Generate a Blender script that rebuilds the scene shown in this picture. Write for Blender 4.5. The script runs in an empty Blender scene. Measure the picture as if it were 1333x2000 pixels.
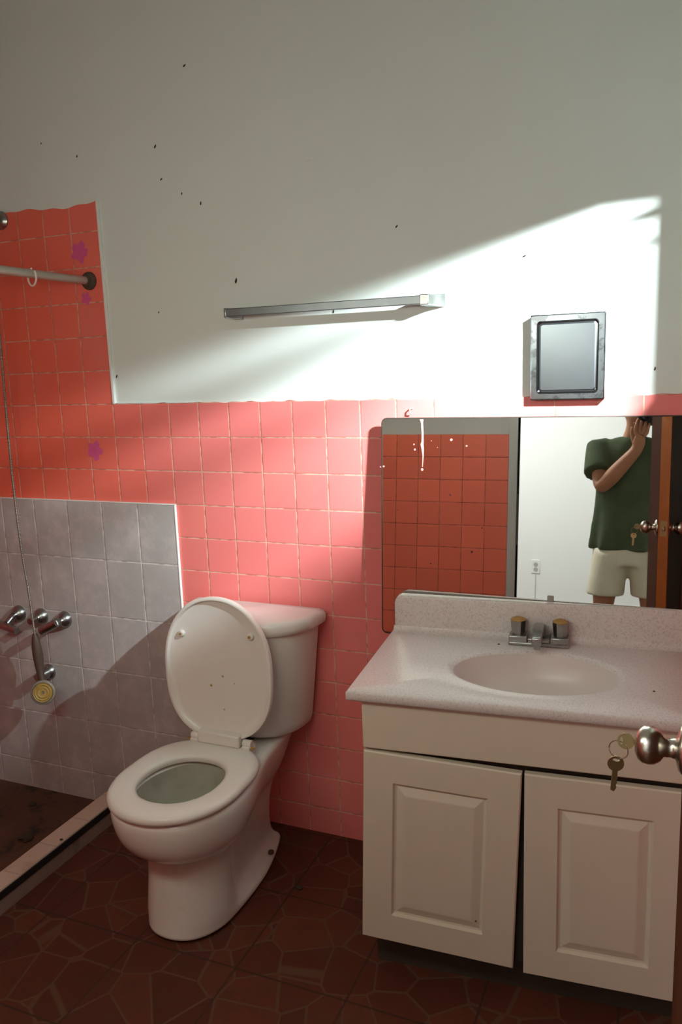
import bpy, bmesh, math, random
from mathutils import Vector, Matrix
random.seed(7)
sc = bpy.context.scene
COL = sc.collection
H = 1.408                      # height of the tiled wainscot
PI = math.pi

# ------------------------------------------------------------------ camera
F_PX = 1560.14
YAW, PITCH, ROLL = -0.403786, 0.179144, -0.035424
CAM = Vector((1.73429, -2.16664, 0.0937 + H))
cy, sy = math.cos(YAW), math.sin(YAW)
f0, r0, u0 = Vector((sy, cy, 0)), Vector((cy, -sy, 0)), Vector((0, 0, 1))
cp, sp = math.cos(PITCH), math.sin(PITCH)
FWD, UP = cp*f0 - sp*u0, sp*f0 + cp*u0
cr, sr = math.cos(ROLL), math.sin(ROLL)
RIGHT, UP = cr*r0 + sr*UP, -sr*r0 + cr*UP
CAMROT = Matrix((RIGHT, UP, -FWD)).transposed()
cd = bpy.data.cameras.new('camera')
cam = bpy.data.objects.new('camera', cd)
COL.objects.link(cam)
cam.matrix_world = Matrix.Translation(CAM) @ CAMROT.to_4x4()
cd.sensor_fit = 'VERTICAL'; cd.sensor_height = 36; cd.sensor_width = 24
cd.lens = F_PX/2000*36
cd.clip_start = 0.005
sc.camera = cam

def ray(px, py):
    return RIGHT*((px-666.5)/F_PX) - UP*((py-1000)/F_PX) + FWD
def W(px, py, y=0.0):          # measured point of the photo on a wall-parallel plane
    d = ray(px, py); t = (y-CAM.y)/d.y
    return CAM + d*t

# ------------------------------------------------------------------ helpers
def link(name, bm, mats, parent=None, smooth=True, bevel=0, seg=2, sub=0, loc=None, auto=40):
    me = bpy.data.meshes.new(name)
    bmesh.ops.recalc_face_normals(bm, faces=bm.faces)
    bm.to_mesh(me); bm.free()
    if not isinstance(mats, (list, tuple)): mats = [mats]
    for m in mats: me.materials.append(m)
    o = bpy.data.objects.new(name, me)
    COL.objects.link(o)
    if parent: o.parent = parent
    if loc: o.location = loc
    if bevel:
        b = o.modifiers.new('bevel', 'BEVEL'); b.width = bevel; b.segments = seg
        b.limit_method = 'ANGLE'; b.angle_limit = math.radians(35)
    if sub:
        s = o.modifiers.new('sub', 'SUBSURF'); s.levels = sub; s.render_levels = sub
    if smooth:
        try:
            me.shade_auto = None
        except Exception: pass
        for p in me.polygons: p.use_smooth = True
        if not sub:
            me.set_sharp_from_angle(angle=math.radians(auto))
    return o

def tag(o, label=None, cat=None, group=None, kind=None):
    if label: o['label'] = label
    if cat: o['category'] = cat
    if group: o['group'] = group
    if kind: o['kind'] = kind
    return o
def empty(name, label, cat, loc=(0,0,0), rotz=0, group=None):
    o = bpy.data.objects.new(name, None); COL.objects.link(o)
    o.location = loc; o.rotation_euler = (0,0,rotz); o.empty_display_size = .05
    return tag(o, label, cat, group)

def box(bm, x0, x1, y0, y1, z0, z1, M=None):
    vs = [bm.verts.new((x,y,z)) for z in (z0,z1) for y in (y0,y1) for x in (x0,x1)]
    for f in ((0,1,3,2),(4,5,7,6),(0,1,5,4),(2,3,7,6),(0,2,6,4),(1,3,7,5)):
        bm.faces.new([vs[i] for i in f])
    if M is not None: bmesh.ops.transform(bm, matrix=M, verts=vs)
    return vs
def bxm(*a, M=None):
    bm = bmesh.new(); box(bm, *a, M=M); return bm
def loft(bm, rings, cap0=True, cap1=True, closed=True):
    vr = [[bm.verts.new(p) for p in r] for r in rings]
    n = len(vr[0])
    for a, b in zip(vr[:-1], vr[1:]):
        for i in range(n if closed else n-1):
            j = (i+1) % n
            bm.faces.new((a[i], a[j], b[j], b[i]))
    if cap0: bm.faces.new(list(reversed(vr[0])))
    if cap1: bm.faces.new(vr[-1])
    return vr
def frame(d):
    d = Vector(d).normalized()
    a = Vector((0,0,1)) if abs(d.z) < .9 else Vector((1,0,0))
    x = d.cross(a).normalized(); y = d.cross(x).normalized()
    return x, y, d
def tube(bm, pts, rad, n=12, cap=True):
    pts = [Vector(p) for p in pts]
    if not isinstance(rad, (list, tuple)): rad = [rad]*len(pts)
    rings = []; px = None
    for i, p in enumerate(pts):
        d = (pts[min(i+1, len(pts)-1)] - pts[max(i-1, 0)])
        x, y, d = frame(d)
        if px is not None:
            x = (px - d*px.dot(d)).normalized(); y = d.cross(x)
        px = x
        rings.append([p + (x*math.cos(2*PI*k/n) + y*math.sin(2*PI*k/n))*rad[i] for k in range(n)])
    loft(bm, rings, cap, cap)
def tb(pts, rad, n=12):
    bm = bmesh.new(); tube(bm, pts, rad, n); return bm
def lathe(bm, prof, origin, axis, n=28):   # prof: (radius, distance along axis)
    x, y, d = frame(axis); o = Vector(origin)
    rings = [[o + d*h + (x*math.cos(2*PI*k/n) + y*math.sin(2*PI*k/n))*max(r, 1e-5) for k in range(n)] for r, h in prof]
    loft(bm, rings, True, True)
def lt(prof, origin, axis, n=28):
    bm = bmesh.new(); lathe(bm, prof, origin, axis, n); return bm
def torus(bm, c, axis, R, r, n=32, m=8, a0=0, a1=2*PI):
    x, y, d = frame(axis); c = Vector(c)
    full = abs(a1-a0-2*PI) < 1e-6
    rings = []
    for i in range(n + (0 if full else 1)):
        a = a0 + (a1-a0)*i/n
        o = x*math.cos(a) + y*math.sin(a)
        rings.append([c + o*(R + r*math.cos(2*PI*k/m)) + d*(r*math.sin(2*PI*k/m)) for k in range(m)])
    if full: rings.append(rings[0])
    loft(bm, rings, not full, not full)
    bmesh.ops.remove_doubles(bm, verts=bm.verts, dist=1e-6)
def catmull(pts, per=8, closed=True):
    out = []; n = len(pts); pts = [Vector(p) for p in pts]
    rng = range(n) if closed else range(n-1)
    for i in rng:
        g = (lambda k: pts[k % n]) if closed else (lambda k: pts[min(max(k,0),n-1)])
        p0, p1, p2, p3 = g(i-1), g(i), g(i+1), g(i+2)
        for s in range(per):
            t = s/per
            out.append(.5*((2*p1) + (p2-p0)*t + (2*p0-5*p1+4*p2-p3)*t*t + (3*p1-p0-3*p2+p3)*t**3))
    if not closed: out.append(pts[-1])
    return out

# ------------------------------------------------------------------ materials
def new_mat(name):
    m = bpy.data.materials.new(name); m.use_nodes = True
    nt = m.node_tree
    return m, nt, nt.nodes['Principled BSDF']
def N(nt, t, **k):
    n = nt.nodes.new(t)
    for a, v in k.items(): setattr(n, a, v)
    return n
def math_(nt, op, a, b=None, c=None):
    n = N(nt, 'ShaderNodeMath', operation=op)
    for i, v in enumerate((a, b, c)):
        if v is None: continue
        if isinstance(v, (int, float)): n.inputs[i].default_value = v
        else: nt.links.new(v, n.inputs[i])
    return n.outputs[0]
def smooth_(nt, v, a, b, lo=0.0, hi=1.0):
    n = N(nt, 'ShaderNodeMapRange', interpolation_type='SMOOTHSTEP')
    nt.links.new(v, n.inputs[0])
    for i, x in enumerate((a, b, lo, hi)): n.inputs[i+1].default_value = x
    return n.outputs[0]
def mix_(nt, fac, a, b, mode='MIX'):
    n = N(nt, 'ShaderNodeMix', data_type='RGBA', blend_type=mode)
    for k, v in ((0, fac), (6, a), (7, b)):
        if isinstance(v, (int, float)): n.inputs[k].default_value = v
        elif isinstance(v, tuple): n.inputs[k].default_value = (*v, 1)
        else: nt.links.new(v, n.inputs[k])
    return n.outputs[2]
def coord(nt): return N(nt, 'ShaderNodeTexCoord').outputs['Object']
def noise_(nt, vec, scale, detail=3, rough=.55):
    n = N(nt, 'ShaderNodeTexNoise'); nt.links.new(vec, n.inputs['Vector'])
    n.inputs['Scale'].default_value = scale; n.inputs['Detail'].default_value = detail
    n.inputs['Roughness'].default_value = rough
    return n.outputs['Fac']
def bump_(nt, b, h, strength, dist):
    n = N(nt, 'ShaderNodeBump'); n.inputs['Strength'].default_value = strength
    n.inputs['Distance'].default_value = dist
    nt.links.new(h, n.inputs['Height']); nt.links.new(n.outputs[0], b.inputs['Normal'])

def plain(name, col, rough=.5, metal=0, var=.12, scale=14, dirt=None, dscale=5, dlo=.5, dhi=.75, damt=.7, bump=0, bscale=200, spec=.5, coat=0):
    m, nt, b = new_mat(name); v = coord(nt)
    n = noise_(nt, v, scale)
    c = mix_(nt, n, tuple(x*(1-var) for x in col), tuple(min(1, x*(1+var)) for x in col))
    if dirt:
        d = noise_(nt, v, dscale, 6, .65)
        c = mix_(nt, math_(nt, 'MULTIPLY', smooth_(nt, d, dlo, dhi), damt), c, dirt)
    nt.links.new(c, b.inputs['Base Color'])
    b.inputs['Roughness'].default_value = rough; b.inputs['Metallic'].default_value = metal
    b.inputs['Specular IOR Level'].default_value = spec
    b.inputs['Coat Weight'].default_value = coat; b.inputs['Coat Roughness'].default_value = .12
    if bump: bump_(nt, b, noise_(nt, v, bscale, 2), bump, .001)
    return m

def tile_mat(name, ax, P, org, col, grout, gw=.0016, var=.1, rough=.3, stain=None, flat=.35, gcol_dark=None, speck=0, cloud=None, light_drift=None):
    m, nt, b = new_mat(name); v = coord(nt)
    sep = N(nt, 'ShaderNodeSeparateXYZ'); nt.links.new(v, sep.inputs[0])
    us, ds = [], []
    for k in range(2):
        u = math_(nt, 'DIVIDE', math_(nt, 'SUBTRACT', sep.outputs['XYZ'.index(ax[k])], org[k]), P[k])
        us.append(math_(nt, 'FLOOR', u))
        fr = math_(nt, 'FRACT', u)
        d = math_(nt, 'SUBTRACT', .5, math_(nt, 'ABSOLUTE', math_(nt, 'SUBTRACT', fr, .5)))
        ds.append(math_(nt, 'MULTIPLY', d, P[k]))
    d = math_(nt, 'MINIMUM', ds[0], ds[1])
    mask = smooth_(nt, d, gw*.5, gw*1.4)
    cb = N(nt, 'ShaderNodeCombineXYZ'); nt.links.new(us[0], cb.inputs[0]); nt.links.new(us[1], cb.inputs[1])
    wn = N(nt, 'ShaderNodeTexWhiteNoise'); nt.links.new(cb.outputs[0], wn.inputs['Vector'])
    if light_drift:       # light put into the colour, tile by tile: dim orange shower to lit pink wainscot
        t_ = smooth_(nt, math_(nt, 'ADD', us[0], math_(nt, 'MULTIPLY', wn.outputs['Value'], .8)), light_drift[1], light_drift[2])
        base = mix_(nt, t_, light_drift[0], col)
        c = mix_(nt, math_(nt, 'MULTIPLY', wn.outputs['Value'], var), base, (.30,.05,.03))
    else:
        c = mix_(nt, wn.outputs['Value'], tuple(x*(1-var) for x in col), tuple(min(1, x*(1+var*.6)) for x in col))
    if speck:
        c = mix_(nt, math_(nt, 'MULTIPLY', smooth_(nt, noise_(nt, v, 260, 2), .45, .7), speck), c, tuple(x*.72 for x in col))
    if stain:
        s = noise_(nt, v, stain[1], 5, .6)
        c = mix_(nt, math_(nt, 'MULTIPLY', smooth_(nt, s, stain[2], stain[3]), stain[4]), c, stain[0])
    if cloud:
        s = noise_(nt, v, cloud[1], 5, .7)
        c = mix_(nt, smooth_(nt, s, .42, .72), c, cloud[0])
    gn = noise_(nt, v, 30, 3)
    g = mix_(nt, smooth_(nt, gn, .4, .65), grout, gcol_dark or grout)
    c = mix_(nt, mask, g, c)
    nt.links.new(c, b.inputs['Base Color'])
    r = math_(nt, 'ADD', math_(nt, 'MULTIPLY', mask, rough-.8), .8)
    nt.links.new(r, b.inputs['Roughness'])
    b.inputs['Specular IOR Level'].default_value = flat
    bump_(nt, b, smooth_(nt, d, 0, gw*2.6), .55, .0015)
    return m

PINK = (.86, .22, .205)
m_pink = tile_mat('pink_tile', 'XZ', (.11,.11), (0,H), PINK, (.74,.46,.34), var=.06, gcol_dark=(.50,.18,.12), light_drift=((.93,.165,.10), -3.5, 4.5), stain=((.82,.27,.22), 2.2, .45, .75, .4))
m_pink_y = tile_mat('pink_tile_side', 'YZ', (.11,.11), (0,H), PINK, (.7,.42,.3), var=.08)
m_pink_front = tile_mat('pink_tile_opposite', 'XZ', (.11,.11), (1.125,1.385), (.95,.215,.125), (.50,.15,.09), var=.08, gcol_dark=(.22,.06,.04))
m_white_tile = tile_mat('white_tile', 'XZ', (.15,.205), (.22,H-.33), (.50,.46,.44), (.78,.74,.70), gw=.0018, var=.05, speck=.35, gcol_dark=(.45,.36,.32), cloud=((.62,.55,.53), 9), stain=((.38,.27,.21), 1.6, .5, .8, .45))
m_wall = plain('wall_paint', (.76,.80,.75), .75, var=.03, scale=4, bump=.12, bscale=90, spec=.2)
m_hall = plain('hall_paint', (.84,.85,.83), .8, var=.02, scale=3, spec=.2)
m_greywall = plain('grey_wall_paint', (.60,.63,.58), .8, var=.06, scale=5, spec=.2)
m_casing = plain('grey_door_casing_paint', (.58,.61,.57), .6, var=.06, scale=9)
m_ceil = plain('ceiling_paint', (.82,.82,.79), .85, var=.03)
m_trimwhite = plain('white_grout', (.82,.84,.80), .7, var=.06, scale=30)
m_porc = plain('porcelain', (.80,.77,.71), .22, var=.03, dirt=(.45,.34,.25), dscale=4, dlo=.52, dhi=.85, damt=.35, coat=.3)
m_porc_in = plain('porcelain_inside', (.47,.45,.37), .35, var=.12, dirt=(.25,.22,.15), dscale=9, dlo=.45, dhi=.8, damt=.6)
m_seat = plain('seat_plastic', (.80,.755,.69), .3, var=.03, dirt=(.55,.42,.28), dscale=6, dlo=.6, dhi=.85, damt=.3)
m_rust = plain('rust_stain', (.42,.24,.07), .8, var=.3, scale=60)
m_cab = plain('cabinet_thermofoil', (.68,.60,.475), .45, var=.03, dirt=(.5,.40,.31), dscale=3, dlo=.5, dhi=.85, damt=.3)
m_cab_shade = plain('cabinet_shade', (.05,.035,.025), .9)  # shade inside the cabinet put into a near-black colour
m_chrome = plain('dull_chrome', (.40,.40,.39), .28, metal=1, var=.18, scale=30, dirt=(.22,.19,.16), dscale=14, dlo=.45, dhi=.75, damt=.75)
m_steel = plain('stainless_steel', (.215,.235,.255), .26, metal=1, var=.08, scale=20)
m_steel_edge = plain('polished_steel_edge', (.26,.28,.30), .22, metal=1, var=.2, scale=40, dirt=(.10,.10,.11), dscale=25, dlo=.5, dhi=.6, damt=.7)
m_bar = plain('towel_bar_metal', (.22,.23,.24), .35, metal=1, var=.15, scale=15)
m_rustmetal = plain('rusty_flange', (.10,.065,.045), .8, metal=.2, var=.4, scale=60)
m_rod = plain('rod_metal', (.50,.47,.41), .42, metal=.5, var=.12, scale=25)
m_plasticring = plain('pale_plastic', (.80,.68,.62), .4)
m_satin = plain('satin_nickel', (.60,.55,.47), .27, metal=1, var=.14, scale=50, dirt=(.30,.24,.18), dscale=35, dlo=.5, dhi=.7, damt=.5)
m_brass = plain('old_brass', (.42,.31,.15), .4, metal=.9, var=.2, scale=60)
m_wood = plain('varnished_wood', (.42,.125,.022), .4, var=.25, scale=9)
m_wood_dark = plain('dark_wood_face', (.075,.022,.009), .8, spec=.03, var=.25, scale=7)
m_black = plain('black_strip', (.012,.011,.011), .6)
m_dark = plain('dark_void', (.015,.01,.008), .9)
m_curb = tile_mat('curb_tile', 'XY', (.3,.15), (.3,0), (.62,.45,.36), (.45,.33,.26), var=.05, rough=.5, speck=.4, stain=((.35,.2,.13), 6, .55, .75, .5))
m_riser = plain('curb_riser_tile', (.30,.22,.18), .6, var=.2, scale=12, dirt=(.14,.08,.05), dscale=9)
m_spot = plain('dark_speck', (.05,.035,.02), .8)
m_paintdrip = plain('pink_paint', (.60,.27,.24), .6)
m_lilac = plain('magenta_stain', (.72,.10,.27), .6, var=.15, scale=40)
m_outlet = plain('ivory_plastic', (.82,.83,.80), .4, var=.03)
m_shirt = plain('olive_cotton', (.085,.108,.060), .9, var=.3, scale=10, spec=.15, bump=.2, bscale=300)
m_shorts = plain('khaki_cotton', (.78,.72,.56), .9, var=.12, scale=9, spec=.15)
m_skin = plain('skin', (.46,.20,.105), .55, var=.1, scale=20)
m_hair = plain('brown_hair', (.05,.03,.018), .6, var=.4, scale=120)
m_camblack = plain('black_camera_plastic', (.014,.014,.017), .45)
m_lens = plain('lens_glass', (.02,.02,.035), .05, spec=.8)
m_eye = plain('eye_white', (.7,.68,.64), .3)
m_shoe = plain('canvas_shoe', (.10,.10,.11), .8)
m_yellow = plain('yellowed_face', (.44,.28,.07), .55, var=.25, scale=70)
m_greyplastic = plain('grey_plastic', (.33,.31,.28), .5)
m_bs = plain('cultured_marble', (.70,.62,.58), .3, var=.04, scale=5)

def floor_mat():
    m, nt, b = new_mat('red_floor_tile'); v = coord(nt)
    sep = N(nt, 'ShaderNodeSeparateXYZ'); nt.links.new(v, sep.inputs[0])
    def vor(scale, feat):
        n = N(nt, 'ShaderNodeTexVoronoi', feature=feat); nt.links.new(v, n.inputs['Vector'])
        n.inputs['Scale'].default_value = scale; n.inputs['Randomness'].default_value = .95
        return n
    e = vor(8.2, 'DISTANCE_TO_EDGE').outputs['Distance']
    line = smooth_(nt, e, .012, .032)
    cell = vor(8.2, 'F1').outputs['Color']
    sc_ = N(nt, 'ShaderNodeSeparateColor'); nt.links.new(cell, sc_.inputs[0])
    c = mix_(nt, sc_.outputs[0], (.090,.024,.013), (.135,.036,.018))
    c = mix_(nt, math_(nt, 'MULTIPLY', smooth_(nt, noise_(nt, v, 16, 5, .7), .45, .7), .6), c, (.075,.030,.015))
    c = mix_(nt, line, (.125,.058,.034), c)
    ds = []
    for k, o in ((0, .13), (1, -.02)):
        fr = math_(nt, 'FRACT', math_(nt, 'DIVIDE', math_(nt, 'SUBTRACT', sep.outputs[k], o), .305))
        ds.append(math_(nt, 'SUBTRACT', .5, math_(nt, 'ABSOLUTE', math_(nt, 'SUBTRACT', fr, .5))))
    j = smooth_(nt, math_(nt, 'MINIMUM', ds[0], ds[1]), .005, .012)
    c = mix_(nt, j, (.055,.024,.014), c)
    d = noise_(nt, v, 2.6, 5, .65)
    c = mix_(nt, math_(nt, 'MULTIPLY', smooth_(nt, d, .5, .75), .4), c, (.10,.055,.032))
    nt.links.new(c, b.inputs['Base Color'])
    b.inputs['Roughness'].default_value = .6; b.inputs['Specular IOR Level'].default_value = .25
    bump_(nt, b, math_(nt, 'MULTIPLY', line, j), .3, .001)
    return m
m_floor = floor_mat()
m_shower = plain('dirty_shower_floor', (.10,.042,.022), .8, var=.35, scale=11, dirt=(.02,.014,.01), dscale=9, dlo=.5, dhi=.66, damt=.9)

def counter_mat():
    m, nt, b = new_mat('speckled_cultured_marble'); v = coord(nt)
    c = mix_(nt, noise_(nt, v, 5, 4), (.64,.575,.545), (.74,.68,.65))
    c = mix_(nt, math_(nt, 'MULTIPLY', smooth_(nt, noise_(nt, v, 210, 3, .7), .48, .66), .55), c, (.40,.34,.31))
    c = mix_(nt, math_(nt, 'MULTIPLY', smooth_(nt, noise_(nt, v, 9, 6, .7), .58, .8), .4), c, (.42,.33,.27))
    nt.links.new(c, b.inputs['Base Color'])
    b.inputs['Roughness'].default_value = .38
    return m
m_counter = counter_mat()

def mirror_mat():
    m, nt, b = new_mat('silvered_glass')
    b.inputs['Base Color'].default_value = (.80,.81,.78,1); b.inputs['Metallic'].default_value = 1
    b.inputs['Roughness'].default_value = .012
    return m
m_mirror = mirror_mat()

# ------------------------------------------------------------------ the room
XL, XR, YF, ZC = -.95, 1.90, -1.72, 2.86
YH, HXL, HXR = -4.70, -.95, 3.2
wt = .006
# back wall: painted plane with the tile zones laid on it
wb = link('wall_back', bxm(XL-.1, XR+.1, wt, .12, -.1, ZC), m_wall); tag(wb, kind='structure')
bm = bmesh.new()
def strip(bm, x0, x1, z0, ztop, y, yb, n):
    xs = [x0+(x1-x0)*i/n for i in range(n+1)]
    fr = [[bm.verts.new((x, y, z0)), bm.verts.new((x, y, ztop(x)))] for x in xs]
    bk = [[bm.verts.new((x, yb, z0)), bm.verts.new((x, yb, ztop(x)))] for x in xs]
    for i in range(n):
        bm.faces.new((fr[i][0], fr[i+1][0], fr[i+1][1], fr[i][1]))
        bm.faces.new((fr[i][1], fr[i+1][1], bk[i+1][1], bk[i][1]))
    for k in (0, n): bm.faces.new((fr[k][0], fr[k][1], bk[k][1], bk[k][0]))
def top_w(x): return H + .0012*math.sin(x*41) + .0014*math.sin(x*97+1)
def top_s(x): return H + .637 + .006*math.sin(x*17+.6) + .0025*math.sin(x*63)
strip(bm, 0, XR, 0, top_w, 0, wt, 190)
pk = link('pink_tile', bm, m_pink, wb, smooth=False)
bm = bmesh.new(); strip(bm, XL, 0, -.06, top_s, 0, wt, 80)
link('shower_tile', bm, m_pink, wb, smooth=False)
bm = bmesh.new(); strip(bm, XL, .22, -.06, lambda x: H-.33+.001*math.sin(x*50), -.008, 0, 60)
link('white_tile', bm, m_white_tile, wb, smooth=False)
bm = bmesh.new(); box(bm, .0, .010, -.003, wt+.002, H, H+.645); box(bm, .0, .34, 0, wt+.001, H-.001, H+.004)
link('tile_edge', bm, m_trimwhite, wb, bevel=.002)
bm = bmesh.new(); box(bm, .2185, .2215, -.0095, 0, 0, H-.33); box(bm, XL, .2215, -.0095, 0, H-.331, H-.3285)
link('white_tile_edge', bm, m_trimwhite, wb)

# floor with the sunken shower beyond the curb
fl = link('floor', bxm(-.06, XR+.1, YF-.12, .0, -.1, 0), m_floor, smooth=False); tag(fl, kind='structure')
link('shower_floor', bxm(XL, -.06, YF, 0, -.12, -.06), m_shower, fl, smooth=False)
tag(link('floor_hall', bxm(HXL, HXR, YH, YF-.12, -.1, 0), m_floor, smooth=False), kind='structure')
tag(link('ceiling', bxm(XL-.1, XR+.1, YF, .1, ZC, ZC+.1), m_ceil, smooth=False), kind='structure')
tag(link('ceiling_hall', bxm(HXL, HXR, YH, YF, 2.62, 2.72), m_ceil, smooth=False), kind='structure')
wl = link('wall_left', bxm(XL-.1, XL, YF-.1, .1, -.1, ZC), m_wall, smooth=False); tag(wl, kind='structure')
link('pink_tile', bxm(XL, XL+.005, YF, 0, -.06, H+.637), m_pink_y, wl, smooth=False)
# right wall with the window
WY0, WY1, WZ0, WZ1 = -.785, -.452, H+.315, H+.590
bm = bmesh.new()
box(bm, XR, XR+.1, YF-.1, WY0, -.1, ZC); box(bm, XR, XR+.1, WY1, .1, -.1, ZC)
box(bm, XR, XR+.1, WY0, WY1, -.1, WZ0); box(bm, XR, XR+.1, WY0, WY1, WZ1, ZC)
wr = link('wall_right', bm, m_wall, smooth=False); tag(wr, kind='structure')
bm = bmesh.new(); box(bm, XR-.005, XR, YF, 0, 0, H)
link('pink_tile', bm, m_pink_y, wr, smooth=False)
bm = bmesh.new()
t = .018
box(bm, XR+.02, XR+.06, WY0, WY1, WZ0, WZ0+t); box(bm, XR+.02, XR+.06, WY0, WY1, WZ1-t, WZ1)
box(bm, XR+.02, XR+.06, WY0, WY0+t, WZ0, WZ1); box(bm, XR+.02, XR+.06, WY1-t, WY1, WZ0, WZ1)
w1 = link('window_1', bm, m_steel, smooth=False); tag(w1, kind='structure')
for zc, tl, hw, hh in ((H+.546, 14, .005, .0032), (H+.517, 20, .003, .001)):
    M = Matrix.Translation((XR+.02, 0, zc)) @ Matrix.Rotation(math.radians(tl), 4, 'Y')
    link('louvre', bxm(-hw, hw, WY0+t, WY1-t, -hh, hh, M=M), m_steel, w1, smooth=False)
link('beam_mask', bxm(XR+.035, XR+.045, WY0, -.62, WZ0, H+.450), m_steel, w1, smooth=False)  # unseen panel added to mask the beam off the toilet lid
# front wall with the doorway (seen in the mirror)
DX0, DX1, DZ = 1.165, 1.80, 2.04
bm = bmesh.new()
box(bm, HXL-.1, DX0, YF-.11, YF, -.1, ZC); box(bm, DX1, HXR, YF-.11, YF, -.1, ZC); box(bm, DX0, DX1, YF-.11, YF, DZ, ZC)
wf = link('wall_front', bm, m_greywall, smooth=False); tag(wf, kind='structure')
link('pink_tile', bxm(XL, DX0-.042, YF, YF+.006, 0, 1.385), m_pink_front, wf, smooth=False)
bm = bmesh.new(); box(bm, DX0-.04, DX0, YF-.112, YF+.012, 0, DZ+.05); box(bm, DX0-.04, DX1, YF-.112, YF+.012, DZ, DZ+.05)
cs = link('trim_2', bm, m_casing, bevel=.003); tag(cs, kind='structure')
link('strike_plate', bxm(DX0, DX0+.003, YF-.045, YF-.012, .86, 1.10), m_rustmetal, cs, smooth=False)
# hall beyond the doorway
tag(link('wall_hall', bxm(HXL-.1, HXR+.1, YH-.1, YH, -.1, 2.72), m_hall, smooth=False), kind='structure')
tag(link('wall_hall_left', bxm(HXL-.1, HXL, YH, YF-.1, -.1, 2.72), m_hall, smooth=False), kind='structure')
tag(link('wall_hall_right', bxm(HXR, HXR+.1, YH, YF-.1, -.1, 2.72), m_hall, smooth=False), kind='structure')
bm = bmesh.new(); box(bm, HXL, HXR, YH, YH+.014, 0, .12); box(bm, HXL, HXR, YH, YH+.02, 0, .02)
tag(link('baseboard_hall', bm, m_hall, bevel=.004), kind='structure')
# shower curb
bm = bmesh.new(); box(bm, -.07, .002, YF, -.008, .045, .07)
cb_ = link('trim_1', bm, m_curb, bevel=.004); tag(cb_, kind='structure')
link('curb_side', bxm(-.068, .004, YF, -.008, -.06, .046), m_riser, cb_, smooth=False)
link('black_strip', bxm(.002, .0065, YF, -.008, .046, .0675), m_black, cb_, smooth=False)
# wooden door standing open along the right side
DFX, DFX2, DY0, DY1 = 1.757, 1.793, -1.72, -1.062
bm = bmesh.new(); box(bm, DFX, DFX2, DY0, DY1, .012, 2.02)
dr = link('door_1', bm, [m_wood], bevel=.0015); tag(dr, kind='structure')
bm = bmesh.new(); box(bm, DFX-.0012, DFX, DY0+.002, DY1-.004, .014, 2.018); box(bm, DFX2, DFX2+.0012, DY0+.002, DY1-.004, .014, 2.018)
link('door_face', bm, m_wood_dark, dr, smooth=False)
KY, KZ = -1.122, 1.003
def knob(side):
    x0 = DFX-.0012 if side < 0 else DFX2+.0012
    prof = [(.031,0),(.031,.003),(.026,.007),(.014,.010),(.012,.016),(.0125,.024),(.019,.0285),(.0235,.035),(.0248,.0425),(.0235,.050),(.019,.056),(.011,.0595),(.006,.0598),(.0055,.0585),(.0,.0585)]
    return link('door_knob', lt(prof, (x0, KY, KZ), (side, 0, 0), 36), m_satin, dr, auto=60)
knob(-1); knob(1)
lp = link('latch_plate', bxm(DFX+.006, DFX2-.006, DY1, DY1+.0015, KZ-.029, KZ+.029), m_brass, dr, smooth=False)
link('latch_bolt', bxm(DFX+.012, DFX2-.013, DY1, DY1+.010, KZ-.009, KZ+.009), m_brass, lp, bevel=.003)

# keys hanging from the knob
kx = DFX-.0012-.0585
ks = empty('key_ring', 'two worn brass house keys, one in the lock of the silver door knob', 'keys', (kx, KY, KZ))
def key_bm():
    bm = bmesh.new()
    n = 24; pts = []
    for r, z in ((.0105, 0),):
        for s in (-.0009, .0009):
            pass
    out = [Vector((.0108*math.cos(2*PI*i/n), 0, .0108*math.sin(2*PI*i/n))) for i in range(n)]
    hole = [Vector((.003*math.cos(2*PI*i/n)*1.6, 0, .0055+.0018*math.sin(2*PI*i/n))) for i in range(n)]
    for s in (-.0009, .0009):
        a = [bm.verts.new(p+Vector((0,s,0))) for p in out]; h = [bm.verts.new(p+Vector((0,s,0))) for p in hole]
        for i in range(n): bm.faces.new((a[i], a[(i+1)%n], h[(i+1)%n], h[i]))
        pts.append((a, h))
    for k in (0, 1):
        for i in range(n):
            j = (i+1) % n; A, B = pts[0][k], pts[1][k]
            bm.faces.new((A[i], A[j], B[j], B[i]))
    bl = [(-.0035,-.010),(.0035,-.010),(.0035,-.018),(.0045,-.020),(.0030,-.024),(.0045,-.027),(.0028,-.030),(.0040,-.034),(.0012,-.040),(-.0035,-.038)]
    f = [bm.verts.new((x,-.0009,z)) for x, z in bl]; g = [bm.verts.new((x,.0009,z)) for x, z in bl]
    bm.faces.new(f); bm.faces.new(list(reversed(g)))
    for i in range(len(bl)):
        j = (i+1) % len(bl); bm.faces.new((f[i], f[j], g[j], g[i]))
    return bm
k1 = link('key', key_bm(), m_brass, ks, smooth=False)
k1.matrix_local = Matrix.Translation((-.0125, 0, .001)) @ Matrix.Rotation(math.radians(-90), 4, 'Y') @ Matrix.Rotation(math.radians(8), 4, 'Z')
k1['label'] = 'key pushed into the lock'
k2 = k1.copy(); COL.objects.link(k2); k2.parent = ks
k2.matrix_local = Matrix.Translation((-.0245, .002, -.034)) @ Matrix.Rotation(math.radians(14), 4, 'Z') @ Matrix.Rotation(math.radians(4), 4, 'Y')
k2['label'] = 'key dangling below the knob'
bm = bmesh.new(); torus(bm, (-.0215, .001, -.013), (.25, 1, 0), .0125, .0008, 28, 6)
link('ring', bm, m_satin, ks)

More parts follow.
